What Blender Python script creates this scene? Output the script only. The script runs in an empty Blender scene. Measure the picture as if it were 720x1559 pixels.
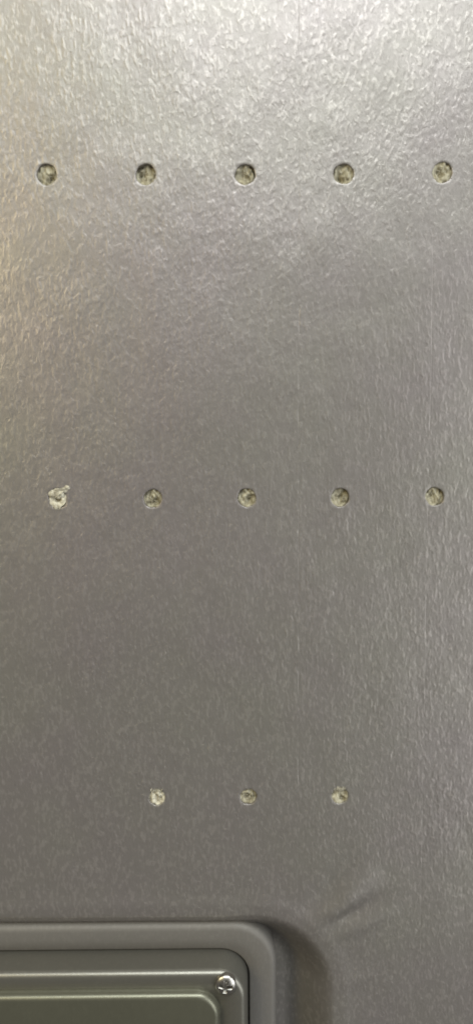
import bpy, bmesh, math, random
import numpy as np
from mathutils import Matrix, Vector
random.seed(7); rng = np.random.default_rng(7)
SC = bpy.context.scene
COL = SC.collection
MM = 0.001

# ------------------------------------------------------------------ camera
# panel face lies in the XZ plane (y = 0), the camera stands in front of it (-Y), a little above
# the middle and pitched 5.5 degrees down. Origin = middle hole of the top row.
CAM = np.array([-4.420, -238.225, -82.346])            # mm
RT = np.array([0.99996223, -0.00550922, -0.00672145])  # right   (x, y, z)
DN = np.array([-0.00721867, -0.09585123, -0.9953695])  # down
FW = np.array([0.00483945, 0.99538042, -0.09588738])   # forward
FPX = 1126.0
cam = bpy.data.objects.new('camera', bpy.data.cameras.new('camera'))
COL.objects.link(cam)
z = -FW; x = RT; yv = -DN
m = Matrix(((x[0], yv[0], z[0], CAM[0]*MM), (x[1], yv[1], z[1], CAM[1]*MM), (x[2], yv[2], z[2], CAM[2]*MM), (0, 0, 0, 1)))
cam.matrix_world = m
cam.data.sensor_fit = 'VERTICAL'; cam.data.sensor_height = 36.0; cam.data.lens = FPX/1559*36.0
cam.data.clip_start = 0.005; cam.data.clip_end = 50
SC.camera = cam

# ------------------------------------------------------------------ light
w = bpy.data.worlds.new('World'); SC.world = w; w.use_nodes = True
w.node_tree.nodes['Background'].inputs[0].default_value = (0.84, 0.80, 0.77, 1)
w.node_tree.nodes['Background'].inputs[1].default_value = 0.13

def area(name, loc, target, sx, sy, power, col, spread=180):
    L = bpy.data.lights.new(name, 'AREA'); L.shape = 'RECTANGLE'; L.size = sx; L.size_y = sy
    L.energy = power; L.color = col; L.spread = math.radians(spread)
    o = bpy.data.objects.new(name, L); COL.objects.link(o); o.location = loc
    o.rotation_euler = (Vector(target)-Vector(loc)).to_track_quat('-Z', 'Y').to_euler()
    return o
wl = area('window_light', (0.27, -0.90, 0.95), (0.02, 0, 0.0), 1.3, 0.66, 28.0, (0.93, 0.985, 1.0))
wl.rotation_euler.rotate_axis('Z', math.radians(18))
area('warm_window_light', (-0.72, -0.80, 0.32), (-0.05, 0, 0.0), 0.42, 0.6, 6.5, (1.0, 0.86, 0.52))
area('side_bounce_fill', (0.86, -0.80, -0.25), (0.05, 0, -0.15), 0.6, 1.2, 9.5, (0.95, 0.98, 1.0))  # added fill lamp, stands in for bounce light to lift the right side

vs = SC.view_settings
vs.view_transform = 'Standard'; vs.look = 'None'; vs.gamma = 1; vs.use_curve_mapping = False
vs.exposure = 0.0
SC.cycles.filter_width = 1.9      # the phone picture is a little soft

# ------------------------------------------------------------------ helpers
def back(px, py, lvl=0.0):
    """photo pixel -> (x, z) in mm on the plane y = lvl (used once to read sizes off the photograph)"""
    d = RT*(px-360)/FPX + DN*(py-779.5)/FPX + FW
    t = (lvl-CAM[1])/d[1]
    p = CAM + t*d
    return p[0], p[2]

def link(name, me, mat, parent=None):
    if mat: me.materials.append(mat)
    o = bpy.data.objects.new(name, me); COL.objects.link(o)
    if parent: o.parent = parent
    return o

def mesh_from(name, V, F, smooth=True):
    me = bpy.data.meshes.new(name); me.from_pydata([tuple(np.array(v)*MM) for v in V], [], F)
    me.validate(); me.update()
    if smooth: me.polygons.foreach_set('use_smooth', [True]*len(me.polygons))
    return me

def empty(name, loc, label, cat, group=None):
    o = bpy.data.objects.new(name, None); COL.objects.link(o); o.location = loc; o.empty_display_size = 0.01
    o['label'] = label; o['category'] = cat
    if group: o['group'] = group
    return o

def vnoise(x, y, scale, seed):
    """smooth value noise, vectorised"""
    r = np.random.default_rng(seed); N = 256; T = r.random((N, N))
    x = np.asarray(x)/scale+1000.3; y = np.asarray(y)/scale+1000.7
    xi = np.floor(x).astype(int); yi = np.floor(y).astype(int); fx = x-xi; fy = y-yi
    fx = fx*fx*(3-2*fx); fy = fy*fy*(3-2*fy)
    g = lambda a, b: T[a % N, b % N]
    return (g(xi, yi)*(1-fx)+g(xi+1, yi)*fx)*(1-fy)+(g(xi, yi+1)*(1-fx)+g(xi+1, yi+1)*fx)*fy-0.5

# ------------------------------------------------------------------ materials
def newmat(name):
    mt = bpy.data.materials.new(name); mt.use_nodes = True
    nt = mt.node_tree; return mt, nt, nt.nodes['Principled BSDF']

def N(nt, typ, **kw):
    n = nt.nodes.new(typ)
    for k, v in kw.items():
        if k in n.inputs: n.inputs[k].default_value = v
        else: setattr(n, k, v)
    return n

def math_node(nt, op, a, b=None, c=None):
    n = nt.nodes.new('ShaderNodeMath'); n.operation = op
    for i, s in enumerate((a, b, c)):
        if s is None: continue
        if isinstance(s, (int, float)): n.inputs[i].default_value = s
        else: nt.links.new(s, n.inputs[i])
    return n.outputs[0]

def vinyl(name, base, base2, rough, pebble=1.0, spec=0.5, seams=True, metal=0.0):
    """grey vinyl skin with an embossed, slightly stretched pebble grain"""
    mt, nt, b = newmat(name); L = nt.links.new
    geo = N(nt, 'ShaderNodeTexCoord')
    mp = N(nt, 'ShaderNodeMapping'); mp.inputs['Scale'].default_value = (1000, 1000, 1000)
    L(geo.outputs['Object'], mp.inputs['Vector'])          # coordinates in mm
    P = mp.outputs['Vector']
    # domain warp
    wn = N(nt, 'ShaderNodeTexNoise', Scale=0.45, Detail=2.0); L(P, wn.inputs['Vector'])
    wa = N(nt, 'ShaderNodeVectorMath', operation='MULTIPLY_ADD'); L(wn.outputs['Color'], wa.inputs[0])
    wa.inputs[1].default_value = (1.1, 1.1, 1.1); L(P, wa.inputs[2])
    st = N(nt, 'ShaderNodeMapping'); st.inputs['Scale'].default_value = (1.0, 0.6, 0.52); st.inputs['Rotation'].default_value = (0, math.radians(9), 0)
    L(wa.outputs[0], st.inputs['Vector'])
    n1 = N(nt, 'ShaderNodeTexNoise', Scale=0.55, Detail=2.5, Roughness=0.5); L(st.outputs[0], n1.inputs['Vector'])
    n2 = N(nt, 'ShaderNodeTexNoise', Scale=1.5, Detail=2.0, Roughness=0.5); L(st.outputs[0], n2.inputs['Vector'])
    v1 = N(nt, 'ShaderNodeTexVoronoi', Scale=0.62, feature='SMOOTH_F1'); v1.inputs['Smoothness'].default_value = 0.35; L(st.outputs[0], v1.inputs['Vector'])
    # every pebble is a small facet with a slope of its own
    v2 = N(nt, 'ShaderNodeTexVoronoi', Scale=0.85, feature='F1'); L(st.outputs[0], v2.inputs['Vector'])
    df = N(nt, 'ShaderNodeVectorMath', operation='SUBTRACT'); L(st.outputs[0], df.inputs[0]); L(v2.outputs['Position'], df.inputs[1])
    rc = N(nt, 'ShaderNodeVectorMath', operation='SUBTRACT'); L(v2.outputs['Color'], rc.inputs[0]); rc.inputs[1].default_value = (0.5, 0.5, 0.5)
    dt = N(nt, 'ShaderNodeVectorMath', operation='DOT_PRODUCT'); L(df.outputs[0], dt.inputs[0]); L(rc.outputs[0], dt.inputs[1])
    h = math_node(nt, 'MULTIPLY', n1.outputs['Fac'], 0.38)
    fo = math_node(nt, 'MAXIMUM', math_node(nt, 'MULTIPLY_ADD', v2.outputs['Distance'], -1.35, 1.0), 0.0)
    h = math_node(nt, 'MULTIPLY_ADD', math_node(nt, 'MULTIPLY', dt.outputs['Value'], fo), 0.8, h)
    h = math_node(nt, 'MULTIPLY_ADD', v1.outputs['Distance'], -0.05, h)
    h = math_node(nt, 'MULTIPLY_ADD', n2.outputs['Fac'], 0.07, h)
    # patches where the embossing is stronger or almost worn flat
    pt = N(nt, 'ShaderNodeTexNoise', Scale=0.035, Detail=3.0); L(P, pt.inputs['Vector'])
    mr = N(nt, 'ShaderNodeMapRange'); mr.inputs['From Min'].default_value = 0.35; mr.inputs['From Max'].default_value = 0.65
    mr.inputs['To Min'].default_value = 0.55; mr.inputs['To Max'].default_value = 1.15; L(pt.outputs['Fac'], mr.inputs['Value'])
    h = math_node(nt, 'MULTIPLY', h, mr.outputs[0])
    if seams:   # two hair-fine vertical draw lines pressed into the skin
        sx = N(nt, 'ShaderNodeSeparateXYZ'); L(P, sx.inputs[0])
        wob = N(nt, 'ShaderNodeTexNoise', Scale=0.02, Detail=3.0); L(P, wob.inputs['Vector'])
        xx = math_node(nt, 'MULTIPLY_ADD', wob.outputs['Fac'], 1.6, sx.outputs[0])
        brk = N(nt, 'ShaderNodeTexNoise', Scale=0.06, Detail=2.0); L(P, brk.inputs['Vector'])
        bm_ = N(nt, 'ShaderNodeMapRange'); bm_.inputs['From Min'].default_value = 0.42; bm_.inputs['From Max'].default_value = 0.6
        L(brk.outputs['Fac'], bm_.inputs['Value'])
        for x0, amt in ((17.6, 0.2), (19.8, 0.08), (59.5, 0.12)):
            d = math_node(nt, 'ABSOLUTE', math_node(nt, 'SUBTRACT', xx, x0))
            g = math_node(nt, 'MAXIMUM', math_node(nt, 'MULTIPLY_ADD', d, -4.0, 1.0), 0.0)
            g = math_node(nt, 'MULTIPLY', g, bm_.outputs[0])
            h = math_node(nt, 'MULTIPLY_ADD', g, -amt, h)
    # flecks: small upright flakes that stand a hair proud and are a little paler and shinier
    fl = N(nt, 'ShaderNodeMapping'); fl.inputs['Scale'].default_value = (1.0, 0.6, 0.5); fl.inputs['Rotation'].default_value = (0, math.radians(-14), 0)
    L(wa.outputs[0], fl.inputs['Vector'])
    fv = N(nt, 'ShaderNodeTexNoise', Scale=0.9, Detail=1.2, Roughness=0.5, Distortion=0.0); L(fl.outputs[0], fv.inputs['Vector'])
    fm = N(nt, 'ShaderNodeMapRange'); fm.interpolation_type = 'SMOOTHSTEP'
    fm.inputs['From Min'].default_value = 0.47; fm.inputs['From Max'].default_value = 0.70; L(fv.outputs['Fac'], fm.inputs['Value'])
    fleck = fm.outputs[0]
    h = math_node(nt, 'MULTIPLY_ADD', fleck, 0.12, h)
    bp = N(nt, 'ShaderNodeBump'); bp.inputs['Strength'].default_value = 1.0
    bp.inputs['Distance'].default_value = 0.00022*pebble
    L(h, bp.inputs['Height'])
    # fine grain on top
    fn = N(nt, 'ShaderNodeTexNoise', Scale=5.0, Detail=3.0, Roughness=0.7); L(P, fn.inputs['Vector'])
    bp2 = N(nt, 'ShaderNodeBump'); bp2.inputs['Distance'].default_value = 0.00003*pebble
    L(fn.outputs['Fac'], bp2.inputs['Height']); L(bp.outputs[0], bp2.inputs['Normal'])
    L(bp2.outputs[0], b.inputs['Normal'])
    # colour: faint uneven tone
    cn = N(nt, 'ShaderNodeTexNoise', Scale=0.014, Detail=5.0, Roughness=0.6); L(P, cn.inputs['Vector'])
    cm = N(nt, 'ShaderNodeMix', data_type='RGBA'); cm.inputs[6].default_value = (*base, 1); cm.inputs[7].default_value = (*base2, 1)
    r2 = N(nt, 'ShaderNodeMapRange'); r2.inputs['From Min'].default_value = 0.35; r2.inputs['From Max'].default_value = 0.65; L(cn.outputs['Fac'], r2.inputs['Value'])
    L(r2.outputs[0], cm.inputs[0])
    gr = N(nt, 'ShaderNodeTexNoise', Scale=3.2, Detail=3.0, Roughness=0.8); L(P, gr.inputs['Vector'])
    gm = N(nt, 'ShaderNodeMix', data_type='RGBA', blend_type='MULTIPLY'); gm.inputs[0].default_value = 1.0
    r3 = N(nt, 'ShaderNodeMapRange'); r3.inputs['To Min'].default_value = 0.82; r3.inputs['To Max'].default_value = 1.18; L(gr.outputs['Fac'], r3.inputs['Value'])
    L(cm.outputs[2], gm.inputs[6]); L(r3.outputs[0], gm.inputs[7])
    fk = N(nt, 'ShaderNodeMix', data_type='RGBA', blend_type='MULTIPLY'); fk.inputs[0].default_value = 1.0
    L(gm.outputs[2], fk.inputs[6]); L(math_node(nt, 'MULTIPLY_ADD', fleck, 0.22*min(1, pebble), 0.96), fk.inputs[7])
    L(fk.outputs[2], b.inputs['Base Color'])
    rr = N(nt, 'ShaderNodeMapRange'); rr.inputs['To Min'].default_value = rough-0.06; rr.inputs['To Max'].default_value = rough+0.06
    L(n1.outputs['Fac'], rr.inputs['Value']); L(math_node(nt, 'MULTIPLY_ADD', fleck, -0.045*min(1, pebble), rr.outputs[0]), b.inputs['Roughness'])
    b.inputs['Specular IOR Level'].default_value = spec; b.inputs['Metallic'].default_value = metal
    return mt

M_SKIN = vinyl('embossed_grey_vinyl', (0.237, 0.223, 0.197), (0.235, 0.211, 0.203), 0.365, metal=0.6)
M_BEZEL = vinyl('bezel_plastic', (0.135, 0.125, 0.111), (0.128, 0.119, 0.107), 0.62, 0.3, 0.4, False, 0.3)
M_HOUS = vinyl('housing_plastic', (0.195, 0.186, 0.158), (0.185, 0.177, 0.15), 0.36, 0.2, 0.5, False, 0.7)
M_COVER = vinyl('cover_plastic', (0.165, 0.162, 0.12), (0.156, 0.153, 0.113), 0.37, 0.2, 0.5, False, 0.7)
M_BACK = vinyl('backing', (0.3, 0.26, 0.2), (0.25, 0.22, 0.17), 0.8, 0.3, 0.2, False)

def simple(name, col, rough, metal=0.0):
    mt, nt, b = newmat(name); b.inputs['Base Color'].default_value = (*col, 1)
    b.inputs['Roughness'].default_value = rough; b.inputs['Metallic'].default_value = metal
    return mt, nt, b
M_CHROME, nt, b = simple('chromed_steel', (0.46, 0.44, 0.40), 0.32, 1.0)
nn = N(nt, 'ShaderNodeTexNoise', Scale=1800.0, Detail=3.0); tc = N(nt, 'ShaderNodeTexCoord'); nt.links.new(tc.outputs['Object'], nn.inputs['Vector'])
bb = N(nt, 'ShaderNodeBump'); bb.inputs['Distance'].default_value = 0.00004; nt.links.new(nn.outputs['Fac'], bb.inputs['Height']); nt.links.new(bb.outputs[0], b.inputs['Normal'])

M_SLOT_DARK, _, _ = simple('dark_slot', (0.035, 0.032, 0.028), 0.6)  # near-black colour given to the faces of the screw's cross slot

def fibre(name, c1, c2, c3):
    mt, nt, b = newmat(name); L = nt.links.new
    tc = N(nt, 'ShaderNodeTexCoord'); mp = N(nt, 'ShaderNodeMapping'); mp.inputs['Scale'].default_value = (1000, 1000, 420)
    L(tc.outputs['Object'], mp.inputs['Vector'])
    n = N(nt, 'ShaderNodeTexNoise', Scale=0.9, Detail=3.0, Roughness=0.55); L(mp.outputs[0], n.inputs['Vector'])
    cr = N(nt, 'ShaderNodeValToRGB'); e = cr.color_ramp.elements
    e[0].position = 0.34; e[0].color = (*c1, 1); e[1].position = 0.66; e[1].color = (*c3, 1)
    k = cr.color_ramp.elements.new(0.5); k.color = (*c2, 1)
    L(n.outputs['Fac'], cr.inputs[0]); L(cr.outputs[0], b.inputs['Base Color'])
    bp = N(nt, 'ShaderNodeBump'); bp.inputs['Distance'].default_value = 0.0005; L(n.outputs['Fac'], bp.inputs['Height']); L(bp.outputs[0], b.inputs['Normal'])
    b.inputs['Roughness'].default_value = 0.8; b.inputs['Specular IOR Level'].default_value = 0.25
    return mt
M_FIB = fibre('glass_fibre_filling', (0.17, 0.15, 0.10), (0.28, 0.255, 0.18), (0.37, 0.345, 0.255))
M_FIB_PALE = fibre('pale_torn_fibre', (0.30, 0.27, 0.2), (0.40, 0.37, 0.285), (0.50, 0.47, 0.37))
M_WALL = fibre('hole_wall_board', (0.06, 0.05, 0.035), (0.15, 0.13, 0.09), (0.26, 0.23, 0.16))

# ------------------------------------------------------------------ fitting layout (mm)
Y_BEZ = 1.2                                             # bezel face, just below the panel face
Xr, _ = back(421, 1520, Y_BEZ)                          # bezel's right edge
_, Zt = back(200, 1409, Y_BEZ)                          # bezel's top edge
W2, H2 = 84.0, 56.0
FC = (Xr-W2, Zt-H2)                                     # centre (x, z)
Xd, _ = back(503, 1559, 0); _, Zd = back(150, 1399, 0)  # lip of the moulded hollow
HW = W2+(Xd-Xr); HH = H2+(Zd-Zt)

def sd_rrect(x, z, cx, cz, hw, hh, r):
    qx = np.abs(x-cx)-(hw-r); qz = np.abs(z-cz)-(hh-r)
    return np.hypot(np.maximum(qx, 0), np.maximum(qz, 0))+np.minimum(np.maximum(qx, qz), 0)-r

def depth(x, z):
    """how far the panel face lies behind y = 0 (mm)"""
    d = sd_rrect(x, z, FC[0], FC[1], HW, HH, 27.0)
    t = np.clip((1.2-d)/16.5, 0, 1)**1.6
    y = 14.0*(1-(1-t)**2)
    # soft roll just outside the lip
    y = y-0.22*np.exp(-((d-4.5)/2.6)**2)
    # slow waviness of the moulding
    y = y+0.55*vnoise(x, z, 38, 1)+0.16*vnoise(x*1.3, z, 11, 2)+0.035*vnoise(x*1.4, z*0.8, 3.5, 3)
    # stretch wrinkles fanning out of the hollow's corner
    for (px0, py0, px1, py1, wd, a) in ((470, 1425, 576, 1318, 3.3, -0.95), (492, 1440, 616, 1375, 2.6, -0.5), (505, 1500, 580, 1480, 2.4, -0.15), (500, 1412, 590, 1352, 1.8, 0.3)):
        a0 = np.array(back(px0, py0)); a1 = np.array(back(px1, py1)); u = a1-a0; Ln = np.hypot(*u); u = u/Ln
        s = ((x-a0[0])*u[0]+(z-a0[1])*u[1]); q = (x-a0[0])*(-u[1])+(z-a0[1])*u[0] + 1.6*vnoise(x, z, 9, 5)
        env = np.clip(s/(0.35*Ln), 0, 1)*np.clip((Ln-s)/(0.45*Ln), 0, 1)
        y = y+a*env*np.exp(-(q/wd)**2)-0.5*a*env*np.exp(-((q-2.2*wd)/(wd*1.2))**2)
    return y

# ------------------------------------------------------------------ the panel
panel = empty('vinyl_panel', (0, 0, 0), 'large grey panel of pebble grained vinyl with three rows of drilled holes', 'panel')

PIX = [[(71.5, 265.5), (222, 265.5), (373, 265.5), (522.5, 264.5), (672.5, 262.5)],
       [(88, 758.5), (232.5, 759), (375.5, 758), (517.5, 757.5), (661, 756)],
       [(239, 1214), (378, 1213), (517, 1211.5)]]
RAD = [3.12, 3.02, 2.78]
HOLES = [(*back(*p), RAD[j]) for j, row in enumerate(PIX) for p in row]

STEP = 0.6
xs = np.concatenate([np.linspace(-420, -96, 28)[:-1], np.arange(-96, 96.01, STEP), np.linspace(96, 420, 28)[1:]])
zs = np.concatenate([np.linspace(-560, -372, 18)[:-1], np.arange(-372, 72.01, STEP), np.linspace(72, 360, 24)[1:]])
nx, nz = len(xs), len(zs)
X, Z = np.meshgrid(xs, zs)
V = np.stack([X, depth(X, Z), Z], -1).reshape(-1, 3)
cell = np.ones((nz-1, nx-1), bool)
HB = 8
extraV = []; extraF = []
base = nx*nz
for hi, (hx, hz, r) in enumerate(HOLES):
    ci = int(np.argmin(np.abs(xs-hx))); cj = int(np.argmin(np.abs(zs-hz)))
    cell[cj-HB:cj+HB, ci-HB:ci+HB] = False
    # boundary loop of the block, seen from the front counter-clockwise
    loop = [(cj-HB, ci-HB+k) for k in range(2*HB)]+[(cj-HB+k, ci+HB) for k in range(2*HB)]+[(cj+HB, ci+HB-k) for k in range(2*HB)]+[(cj+HB-k, ci-HB) for k in range(2*HB)]
    prev = [a*nx+b_ for a, b_ in loop]
    ang = np.array([math.atan2(zs[a]-hz, xs[b_]-hx) for a, b_ in loop])
    rg = np.random.default_rng(100+hi)
    amp = 0.05 if hi != 5 else 0.14
    rag = r*(1+amp*0.5*np.sin(ang*2+rg.random()*6)+amp*0.35*np.sin(ang*5+rg.random()*6))+rg.normal(0, 0.035, len(ang))
    bx = np.array([xs[b_] for a, b_ in loop]); bz = np.array([zs[a] for a, b_ in loop])
    for t, rr, dy in ((0.4, 1.10, 0), (0.75, 1.10, -0.01), (1, 1.06, -0.02), (1, 1.02, 0.02), (1, 0.985, 0.20), (1, 0.975, 0.55), (1, 0.98, 0.9)):
        cxr = hx+np.cos(ang)*rag*rr; czr = hz+np.sin(ang)*rag*rr
        xx = bx*(1-t)+cxr*t; zz = bz*(1-t)+czr*t
        yy = depth(xx, zz)+dy
        idx = [base+len(extraV)+k for k in range(len(loop))]
        extraV += list(np.stack([xx, yy, zz], -1))
        n_ = len(loop)
        extraF += [(prev[k], prev[(k+1) % n_], idx[(k+1) % n_], idx[k]) for k in range(n_)]
        prev = idx
jj, ii = np.nonzero(cell)
a = jj*nx+ii
Q = np.stack([a, a+1, a+nx+1, a+nx], -1)
V = np.concatenate([V, np.array(extraV)])
# skirt round the outside, back to y = 26
per = [k for k in range(nx)]+[k*nx+nx-1 for k in range(1, nz)]+[(nz-1)*nx+k for k in range(nx-2, -1, -1)]+[k*nx for k in range(nz-2, 0, -1)]
sk = V[per].copy(); sk[:, 1] = 26.0
b0 = len(V); V = np.concatenate([V, sk]); npn = len(per)
SF = [(per[(k+1) % npn], per[k], b0+k, b0+(k+1) % npn) for k in range(npn)]
F = np.concatenate([Q, np.array(extraF), np.array(SF)]).astype(np.int32)
me = bpy.data.meshes.new('vinyl_skin')
me.vertices.add(len(V)); me.vertices.foreach_set('co', (V*MM).astype(np.float32).ravel())
me.loops.add(F.size); me.loops.foreach_set('vertex_index', F.ravel())
me.polygons.add(len(F)); me.polygons.foreach_set('loop_start', np.arange(0, F.size, 4, dtype=np.int32)); me.polygons.foreach_set('loop_total', np.full(len(F), 4, np.int32))
me.update(calc_edges=True); me.validate()
me.polygons.foreach_set('use_smooth', [True]*len(me.polygons))
link('vinyl_skin', me, M_SKIN, panel)

def box(name, x0, x1, y0, y1, z0, z1, mat, parent, bev=0.8):
    bm = bmesh.new(); bmesh.ops.create_cube(bm, size=1)
    for v in bm.verts: v.co = Vector(((x0+x1)/2+v.co.x*(x1-x0), (y0+y1)/2+v.co.y*(y1-y0), (z0+z1)/2+v.co.z*(z1-z0)))*MM
    bmesh.ops.bevel(bm, geom=bm.edges[:], offset=bev*MM, segments=2, affect='EDGES')
    me = bpy.data.meshes.new(name); bm.to_mesh(me); bm.free(); return link(name, me, mat, parent)
box('backing_board', -419, 419, 26.3, 32, -559, 359, M_BACK, panel)

# holes: a drilled wall with uneven fibre packed behind it
for hi, (hx, hz, r) in enumerate(HOLES):
    rg = np.random.default_rng(500+hi)
    n_ = 40; VV = []; FF = []
    y0 = float(depth(np.array(hx), np.array(hz)))
    prof = ((0.7, 1.04), (1.5, 1.0), (3.0, 1.0), (5.5, 0.99), (5.6, 0.5), (5.7, 0.02))
    for dy, rr in prof:
        for k in range(n_):
            an = 2*math.pi*k/n_; q = r*rr*(1+rg.normal(0, 0.008))
            VV.append((math.cos(an)*q, dy, math.sin(an)*q))
    for s in range(len(prof)-1):
        for k in range(n_): FF.append((s*n_+k, s*n_+(k+1) % n_, (s+1)*n_+(k+1) % n_, (s+1)*n_+k))
    ho = link('drilled_hole', mesh_from('drilled_hole', VV, FF), M_WALL, panel)
    ho.location = (hx*MM, y0*MM, hz*MM)
    # fibre plug: polar height field, one side torn lower so that it falls into shadow
    VV = []; FF = []; nr = 14
    tilt = rg.random()*6.28; lowx, lowz = rg.uniform(-.4, .4), rg.uniform(-.5, .1)
    high = {5: 0.15, 10: 0.35, 4: 0.5, 12: 0.45}.get(hi, 0.9+rg.random()*0.5)
    for a_ in range(nr+1):
        for k in range(n_):
            an = 2*math.pi*k/n_; q = r*0.985*a_/nr
            px_, pz_ = math.cos(an)*q, math.sin(an)*q
            ux, uz = px_/r, pz_/r
            dy = high+0.45*(ux*math.cos(tilt)+uz*math.sin(tilt))
            dy += 1.9*math.exp(-((ux-lowx)**2+(uz-lowz)**2)/0.13)*(1 if hi not in (10,) else .4)
            dy += 1.3*float(vnoise(px_*1.5+hi*31, pz_, 1.1, 40))+0.3*float(vnoise(px_*2+hi*17, pz_*0.8, 0.5, 41))
            VV.append((px_, max(dy, 0.25 if hi not in (5, 10) else -0.25), pz_))
    for a_ in range(nr):
        for k in range(n_): FF.append((a_*n_+k, a_*n_+(k+1) % n_, (a_+1)*n_+(k+1) % n_, (a_+1)*n_+k))
    link('fibre_filling', mesh_from('fibre_filling', VV, FF), M_FIB_PALE if hi in (5, 10) else M_FIB, ho)
    # stray fibres / burrs
    def strands(name, specs, mat):
        VV = []; FF = []
        for (p0, p1, p2, rad) in specs:
            p0, p1, p2 = map(np.array, (p0, p1, p2)); b1 = len(VV); S = 6
            for s in range(S+1):
                t = s/S; c = (1-t)**2*p0+2*t*(1-t)*p1+t*t*p2; rr = rad*(1-0.75*t)
                for k in range(4):
                    an = k*math.pi/2; VV.append(c+rr*np.array([math.cos(an), 0.6*math.sin(an), math.sin(an)*0.8+math.cos(an)*0.3]))
            for s in range(S):
                for k in range(4): FF.append((b1+s*4+k, b1+s*4+(k+1) % 4, b1+(s+1)*4+(k+1) % 4, b1+(s+1)*4+k))
        o = link(name, mesh_from(name, VV, FF), mat, ho); o['kind'] = 'stuff'
    sp = []
    for _ in range(6):
        an = rg.random()*6.28; q = r*rg.uniform(.2, .95); an2 = an+rg.uniform(-1.2, 1.2); q2 = r*rg.uniform(.2, .9)
        sp.append(((math.cos(an)*q, high+.6, math.sin(an)*q), (0, high*0.5+rg.uniform(-.1, .3), rg.uniform(-1, 1)), (math.cos(an2)*q2, high+.3, math.sin(an2)*q2), rg.uniform(.05, .13)))
    strands('fibre_strand', sp, M_FIB_PALE)
    if hi == 5:      # torn tuft sticking out at the upper right
        sp = []
        for _ in range(26):
            a0 = (rg.uniform(-2.2, 1.2), 0.1, rg.uniform(0.2, 2.6)); t = rg.random()
            end = (rg.normal(2.4, 0.9)*t+a0[0]*(1-t)*1.0, -0.35-rg.random()*0.6, a0[2]+t*rg.uniform(0.5, 1.7)+0.3)
            sp.append((a0, ((a0[0]+end[0])/2, -0.9, (a0[2]+end[2])/2), end, rg.uniform(.14, .34)))
        for _ in range(18):
            a0 = (rg.uniform(-1.2, 1.2), 0.2, -2.0-rg.random()); sp.append((a0, (a0[0], -.5, -3), (a0[0]+rg.uniform(-.5, .5), -.15, -3.5-rg.random()*.4), .13))
        strands('torn_tuft', sp, M_FIB_PALE)
        VV = []; FF = []        # the chip itself: a ragged lump pushed up over the rim
        for (lx, lz, ra, rb, ry) in ((-1.5, 1.5, 1.3, 1.2, .7), (0.1, 1.9, 1.5, 1.3, .8), (1.3, 1.5, 1.0, 1.5, .7), (2.3, 2.6, 1.0, .9, .55), (3.1, 3.3, .9, .85, .5), (-.8, -2.6, .9, .7, .4), (.5, .6, 1.3, .9, .5), (-.2, -3.1, .5, .7, .3)):
            b1 = len(VV); NU, NV = 18, 9
            for v_ in range(NV+1):
                for u_ in range(NU):
                    th = math.pi*v_/NV; ph = 2*math.pi*u_/NU
                    k_ = 1+.45*float(vnoise(3*math.cos(ph)*math.sin(th)+lx*7, 3*math.sin(ph)*math.sin(th)+lz*5, .8, 60))+rg.normal(0, .03)
                    VV.append((lx+ra*k_*math.cos(ph)*math.sin(th), .15-ry*k_*math.cos(th), lz+rb*k_*math.sin(ph)*math.sin(th)))
            for v_ in range(NV):
                for u_ in range(NU): FF.append((b1+v_*NU+u_, b1+v_*NU+(u_+1) % NU, b1+(v_+1)*NU+(u_+1) % NU, b1+(v_+1)*NU+u_))
        link('torn_chip', mesh_from('torn_chip', VV, FF), M_FIB_PALE, ho)
    if hi in (12, 10):
        sp = []
        for _ in range(40):
            a0 = (rg.uniform(-1.8, 1.8), .3, 1.6+rg.random()*.8); sp.append((a0, (a0[0], -.5, a0[2]+.5), (a0[0]+rg.uniform(-.6, .6), -.2, a0[2]+rg.uniform(.4, 1.4)), rg.uniform(.06, .16)))
        strands('torn_tuft', sp, M_FIB_PALE)

# ------------------------------------------------------------------ the fitting in the hollow
fit = empty('recessed_fitting', (FC[0]*MM, 0, FC[1]*MM), 'grey plastic fitting with stepped raised cover, screwed into the rounded hollow below the holes', 'fitting')

def ring(hw, hh, r, n=14, ox=0, oz=0):
    pts = []
    for (sx, sz, a0) in ((1, 1, 0), (-1, 1, 90), (-1, -1, 180), (1, -1, 270)):
        for k in range(n+1):
            an = math.radians(a0+90*k/n)
            pts.append((ox+sx*(hw-r)+r*math.cos(an), oz+sz*(hh-r)+r*math.sin(an)))
    return pts

def loft(name, secs, mat, parent, cap=True, close=False):
    VV = []; FF = []; n_ = None
    for (hw, hh, r, y) in secs:
        p = ring(hw, hh, r)
        n_ = len(p); VV += [(a_, y, b_) for a_, b_ in p]
    for s in range(len(secs)-1):
        for k in range(n_): FF.append((s*n_+k, (s+1)*n_+k, (s+1)*n_+(k+1) % n_, s*n_+(k+1) % n_))
    if close:
        s = len(secs)-1
        for k in range(n_): FF.append((s*n_+k, k, (k+1) % n_, s*n_+(k+1) % n_))
    if cap: FF.append(tuple((len(secs)-1)*n_+k for k in range(n_)))
    me = mesh_from(name, VV, FF)
    o = link(name, me, mat, parent)
    bm = bmesh.new(); bm.from_mesh(me); bmesh.ops.recalc_face_normals(bm, faces=bm.faces[:]); bm.to_mesh(me); bm.free()
    if cap: me.polygons[len(me.polygons)-1].use_smooth = False
    return o

def fillet(hw, hh, r, y, rad, n=5):
    """profile points of a rounded front edge: from the side (y+rad) to the face (inset rad)"""
    out = []
    for k in range(n+1):
        t = math.pi/2*k/n
        i = rad*(1-math.cos(t)); out.append((hw-i, hh-i, max(r-i, .2), y+rad*(1-math.sin(t))))
    return out
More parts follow.
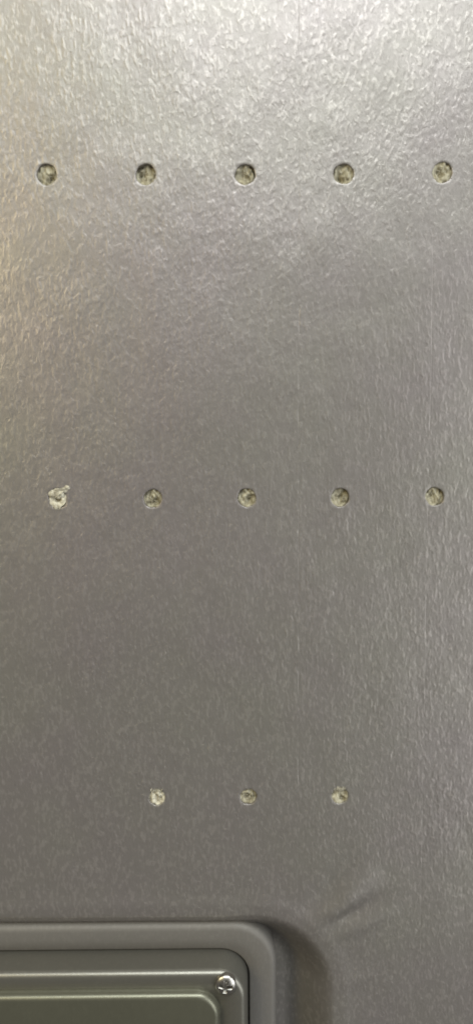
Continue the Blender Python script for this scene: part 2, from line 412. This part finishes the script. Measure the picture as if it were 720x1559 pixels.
# seam between bezel and housing
Xs, _ = back(379, 1530, Y_BEZ); _, Zs = back(200, 1447, Y_BEZ)
iw, ih = W2-(Xr-Xs), H2-(Zt-Zs)
secs = [(W2-.6, H2-.6, 14.5, 18)]+fillet(W2, H2, 15, Y_BEZ, 2.4)+[(W2-5, H2-5, 12, Y_BEZ-0.1)]+[(iw+.6, ih+.6, 10.4, Y_BEZ+.02), (iw+.2, ih+.2, 10.0, Y_BEZ+.4), (iw+.18, ih+.18, 10, 18)]
loft('bezel', secs, M_BEZEL, fit, cap=False, close=True)
# housing: drafted wall rising towards the viewer; its height is read from the photograph
zb = Zs-1.1
lo, hi_ = -30.0, Y_BEZ
for _ in range(50):
    mid = (lo+hi_)/2
    if back(200, 1481, mid)[1] > zb: lo = mid
    else: hi_ = mid
Y_H = (lo+hi_)/2
hw, hh, hr = iw-1.1, ih-1.1, 9.6
wall = []
for k in range(6):
    t = k/5; wall.append((iw-1.1*t**1.1, ih-1.1*t**1.1, 9.9-.3*t, 6+(Y_H+1.8-6)*t))
_, z2a = back(200, 1509, Y_H); 
loft('housing', [(iw-1, ih-1, 9, 10)]+wall+fillet(hw, hh, hr, Y_H, 2.0, 8)[1:]+[(hw-9, hh-9, 3, Y_H+.05), (hw-9.4, hh-9.4, 3, Y_H+1.5)], M_HOUS, fit)
# raised cover: step up, then the dark face
x3, _ = back(336, 1559, Y_H)
cw = x3-FC[0]; 
# cover's top edge so that the step's foot shows at 1508 px
ch = (back(200, 1505, Y_H)[1])-FC[1]
loft('cover_panel', [(cw, ch, 8.5, Y_H+.6), (cw, ch, 8.5, Y_H-.2), (cw-.2, ch-.2, 8.2, Y_H-.8)]+fillet(cw-.3, ch-.3, 8.0, Y_H-2.8, 1.9, 8)+[(cw-14, ch-14, 3, Y_H-2.75)], M_COVER, fit)
# screws
sx0, sz0 = back(343.5, 1502, Y_H-1.4)
def screw(lx, lz, rot):
    bm = bmesh.new(); R0 = 3.45
    n_ = 40; prof = [(R0*.96, 1.2), (R0, .2), (R0, -.25)]+[(R0*math.cos(t), -.25-1.9*math.sin(t)) for t in np.linspace(.12, 1.45, 12)]
    rings = []
    cut = lambda x_, z_: (abs(x_) < .42 and abs(z_) < 1.9) or (abs(z_) < .42 and abs(x_) < 1.9)
    G = 60; vs_ = {}
    # dome as a polar grid with a pressed cross recess
    NR = 46; NA = 96
    grid = []
    for a_ in range(NR+1):
        q = R0*a_/NR; row = []
        for k in range(NA):
            an = 2*math.pi*k/NA; x_, z_ = q*math.cos(an), q*math.sin(an)
            y = -.25-1.35*math.sqrt(max(0, 1-(q/(R0*1.02))**2))
            arm = max(min(abs(x_)-.52, 9), abs(z_)-2.2), max(abs(z_)-.52, abs(x_)-2.2)
            s = min(arm)
            y += 1.9*max(0, min(1, -s/.16+.5))*(1-.25*q/1.9) if s < .08 else 0
            row.append(bm.verts.new(Vector((x_, y, z_))*MM))
        grid.append(row)
    for a_ in range(NR):
        for k in range(NA):
            if a_ == 0:
                bm.faces.new((grid[0][0], grid[1][k], grid[1][(k+1) % NA])); continue
            bm.faces.new((grid[a_][k], grid[a_+1][k], grid[a_+1][(k+1) % NA], grid[a_][(k+1) % NA]))
    last = grid[-1]
    for y in (.2, 1.3):
        row = [bm.verts.new((v.co.x, y*MM, v.co.z)) for v in last]
        for k in range(NA): bm.faces.new((last[k], row[k], row[(k+1) % NA], last[(k+1) % NA]))
        last = row
    for v in grid[0][1:]: bm.verts.remove(v)
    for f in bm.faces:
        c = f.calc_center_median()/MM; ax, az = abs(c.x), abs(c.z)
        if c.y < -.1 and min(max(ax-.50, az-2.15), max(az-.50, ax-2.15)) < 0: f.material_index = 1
    bmesh.ops.recalc_face_normals(bm, faces=bm.faces[:])
    me = bpy.data.meshes.new('screw'); bm.to_mesh(me); bm.free()
    me.polygons.foreach_set('use_smooth', [True]*len(me.polygons))
    o = link('screw', me, M_CHROME, fit); me.materials.append(M_SLOT_DARK); o.location = (lx*MM, (Y_H-.35)*MM, lz*MM); o.rotation_euler = (0, math.radians(rot), 0)
    return o
dx, dz = sx0-FC[0], sz0-FC[1]
for (a_, b_, rt) in ((dx, dz, 8), (-dx, dz, 40), (-dx, -dz, 70), (dx, -dz, 25)): screw(a_, b_, rt)
